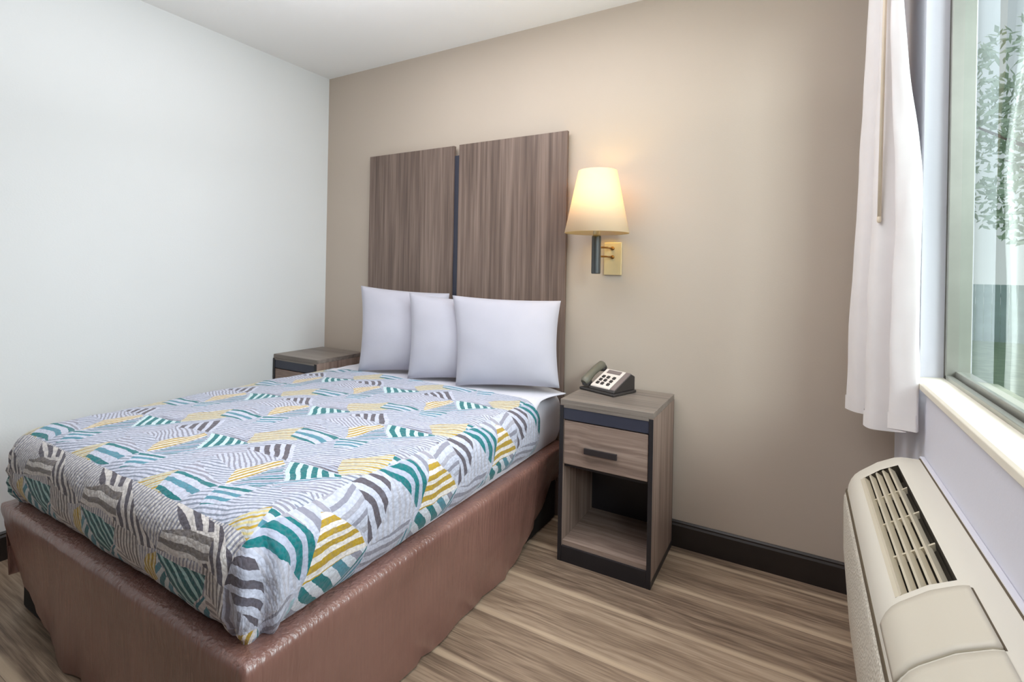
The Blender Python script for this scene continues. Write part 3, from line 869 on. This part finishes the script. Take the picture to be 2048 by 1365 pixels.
# ------------------------------------------------------------------ outside the window
gt = NT('lawn'); n_ = gt.noise(gt.geo(), 6, 4)
gt.bsdf(gt.ramp(n_, [(.3,lin((120,146,110))),(.7,lin((160,182,146)))]), .9)
struct(MB().grid(lambda u,v: (3.4+40*u, -25+65*v, -.25), 4, 4).build('ground', gt.m))
bark = plain('bark', (112,98,84), .9, var=.3)
def leafmat(name, a, b):
    t = NT(name); n_ = t.noise(t.obj(), 2.2, 3)
    t.bsdf(t.ramp(n_, [(.35,lin(a)),(.65,lin(b))]), .7); return t.m
def tree(x, y, h, r, label, lm, seed):
    rnd = random.Random(seed)
    t = thing('tree', label, 'tree', (x,y,-.25))
    tk = MB().tube([(x,y,-.25),(x+.05,y,h*.3),(x-.06,y+.1,h*.6),(x,y,h*.85)], [.16,.13,.09,.03], 10)
    for k in range(6):
        a = k*1.05; tk.tube([(x,y,h*(.35+.06*k)),(x+r*.7*math.cos(a),y+r*.7*math.sin(a),h*(.5+.07*k))], [.05,.012], 6)
    tk.build('trunk', bark, t, smooth=True)
    c = MB()
    for k in range(6000):
        while True:
            p = Vector((rnd.uniform(-1,1),rnd.uniform(-1,1),rnd.uniform(-1,1)))
            if .35 < p.length < 1 and noise.noise(p*2.3+Vector((seed,0,0))) > -.30: break
        p = Vector((x+p.x*r, y+p.y*r, h*.68+p.z*h*.36))
        u = Vector((rnd.gauss(0,1),rnd.gauss(0,1),rnd.gauss(0,1))).normalized(); w = u.orthogonal().normalized()
        s = rnd.uniform(.045,.10); b0 = len(c.v)
        c.v += [tuple(p-u*s), tuple(p+w*s*.5), tuple(p+u*s), tuple(p-w*s*.5)]; c.f.append((b0,b0+1,b0+2,b0+3))
    c.build('crown', lm, t, fix=False)
tree(6.4, 7.5, 5.0, 2.0, 'pale green leafy tree beyond the window, nearer the pane edge', leafmat('pale_leaves', (150,176,146), (206,222,196)), 3)
tree(9.6, 11.0, 4.4, 2.2, 'darker green leafy tree farther out beyond the window', leafmat('mid_leaves', (134,164,138), (186,206,178)), 8)
fen = thing('fence', 'pale teal board fence standing across the lawn outside', 'fence', (8,14,-.25))
fm = plain('teal_fence_paint', (190,210,212), .7, var=.12, scale=3)
m = MB()
for i in range(70):
    x_ = 4.0+i*.15; m.box(x_, x_+.14, 14.0, 14.02, -.22, 1.15)
m.build('boards', fm, fen)
m = MB().box(4.0,14.5,14.02,14.06,.1,.2).box(4.0,14.5,14.02,14.06,.85,.95)
m.build('rail', fm, fen)

# ------------------------------------------------------------------ light
wd = bpy.data.worlds.new('World'); scene.world = wd; wd.use_nodes = True
nt = wd.node_tree; nt.nodes.clear()
o_ = nt.nodes.new('ShaderNodeOutputWorld'); bg = nt.nodes.new('ShaderNodeBackground')
tc = nt.nodes.new('ShaderNodeTexCoord'); sp3 = nt.nodes.new('ShaderNodeSeparateXYZ'); nt.links.new(tc.outputs['Generated'], sp3.inputs[0])
rp = nt.nodes.new('ShaderNodeValToRGB'); nt.links.new(sp3.outputs[2], rp.inputs[0])
rp.color_ramp.elements[0].position = 0; rp.color_ramp.elements[0].color = (.80,.86,.86,1)
rp.color_ramp.elements[1].position = .6; rp.color_ramp.elements[1].color = (.72,.80,.90,1)
nt.links.new(rp.outputs[0], bg.inputs[0]); bg.inputs[1].default_value = 1.0
nt.links.new(bg.outputs[0], o_.inputs[0])

def area(name, loc, target, sx_, sy_, power, rgb):
    l = bpy.data.lights.new(name, 'AREA'); l.shape = 'RECTANGLE'; l.size = sx_; l.size_y = sy_; l.energy = power; l.color = lin(rgb)[:3]
    o = bpy.data.objects.new(name, l); COL.objects.link(o); o.location = loc
    o.rotation_euler = (Vector(target)-Vector(loc)).to_track_quat('-Z','Y').to_euler()
    return o
area('daylight_outside_window', (5.4,-1.0,2.7), (2.4,-1.0,1.1), 2.4, 2.2, 185, (246,249,255))
area('daylight_from_the_open_side', (5.4,-4.1,2.65), (2.4,-.3,.8), 1.5, 1.3, 140, (246,249,255))
area('outdoor_up_fill', (5.4,-1.4,.35), (.9,-.8,2.5), 2.4, 1.2, 48, (250,251,255))  # added lamp low outside the window, lifts the ceiling brightness
area('ceiling_bounce_fill', (1.85,-1.65,1.9), (1.85,-1.651,2.58), 1.6, 1.2, 29, (250,250,255))  # added fill aimed upward, brightens the ceiling and upper walls
area('overhead_fill', (1.75,-1.05,2.56), (1.75,-1.051,0), 1.7, 1.1, 21, (252,250,254))  # added fill with no fixture, brightens the floor and lower walls
pl = bpy.data.lights.new('lamp_bulb_light','POINT'); pl.energy = 1.5; pl.color = lin((255,214,120))[:3]; pl.shadow_soft_size = .03
po_ = bpy.data.objects.new('lamp_bulb_light', pl); COL.objects.link(po_); po_.location = (LX-.03,LY+.0,1.66)

# ------------------------------------------------------------------ camera
cam = bpy.data.cameras.new('camera'); cam.sensor_width = 36; cam.sensor_fit = 'HORIZONTAL'
cam.lens = 1015.99*36/2048; cam.shift_x = 18.96/2048; cam.shift_y = -140.57/2048; cam.clip_start = .02
co_ = bpy.data.objects.new('camera', cam); COL.objects.link(co_)
from mathutils import Matrix
co_.matrix_world = Matrix.Translation((2.8833,-2.4526,1.2577)) @ Matrix.Rotation(.5312,4,'Z') @ Matrix.Rotation(PI/2,4,'X') @ Matrix.Rotation(.0191,4,'Z')
scene.camera = co_
scene.view_settings.view_transform = 'Standard'
scene.view_settings.look = 'None'
scene.view_settings.exposure = 0.0
scene.cycles.max_bounces = 10
scene.cycles.diffuse_bounces = 6
scene.cycles.sample_clamp_indirect = 4
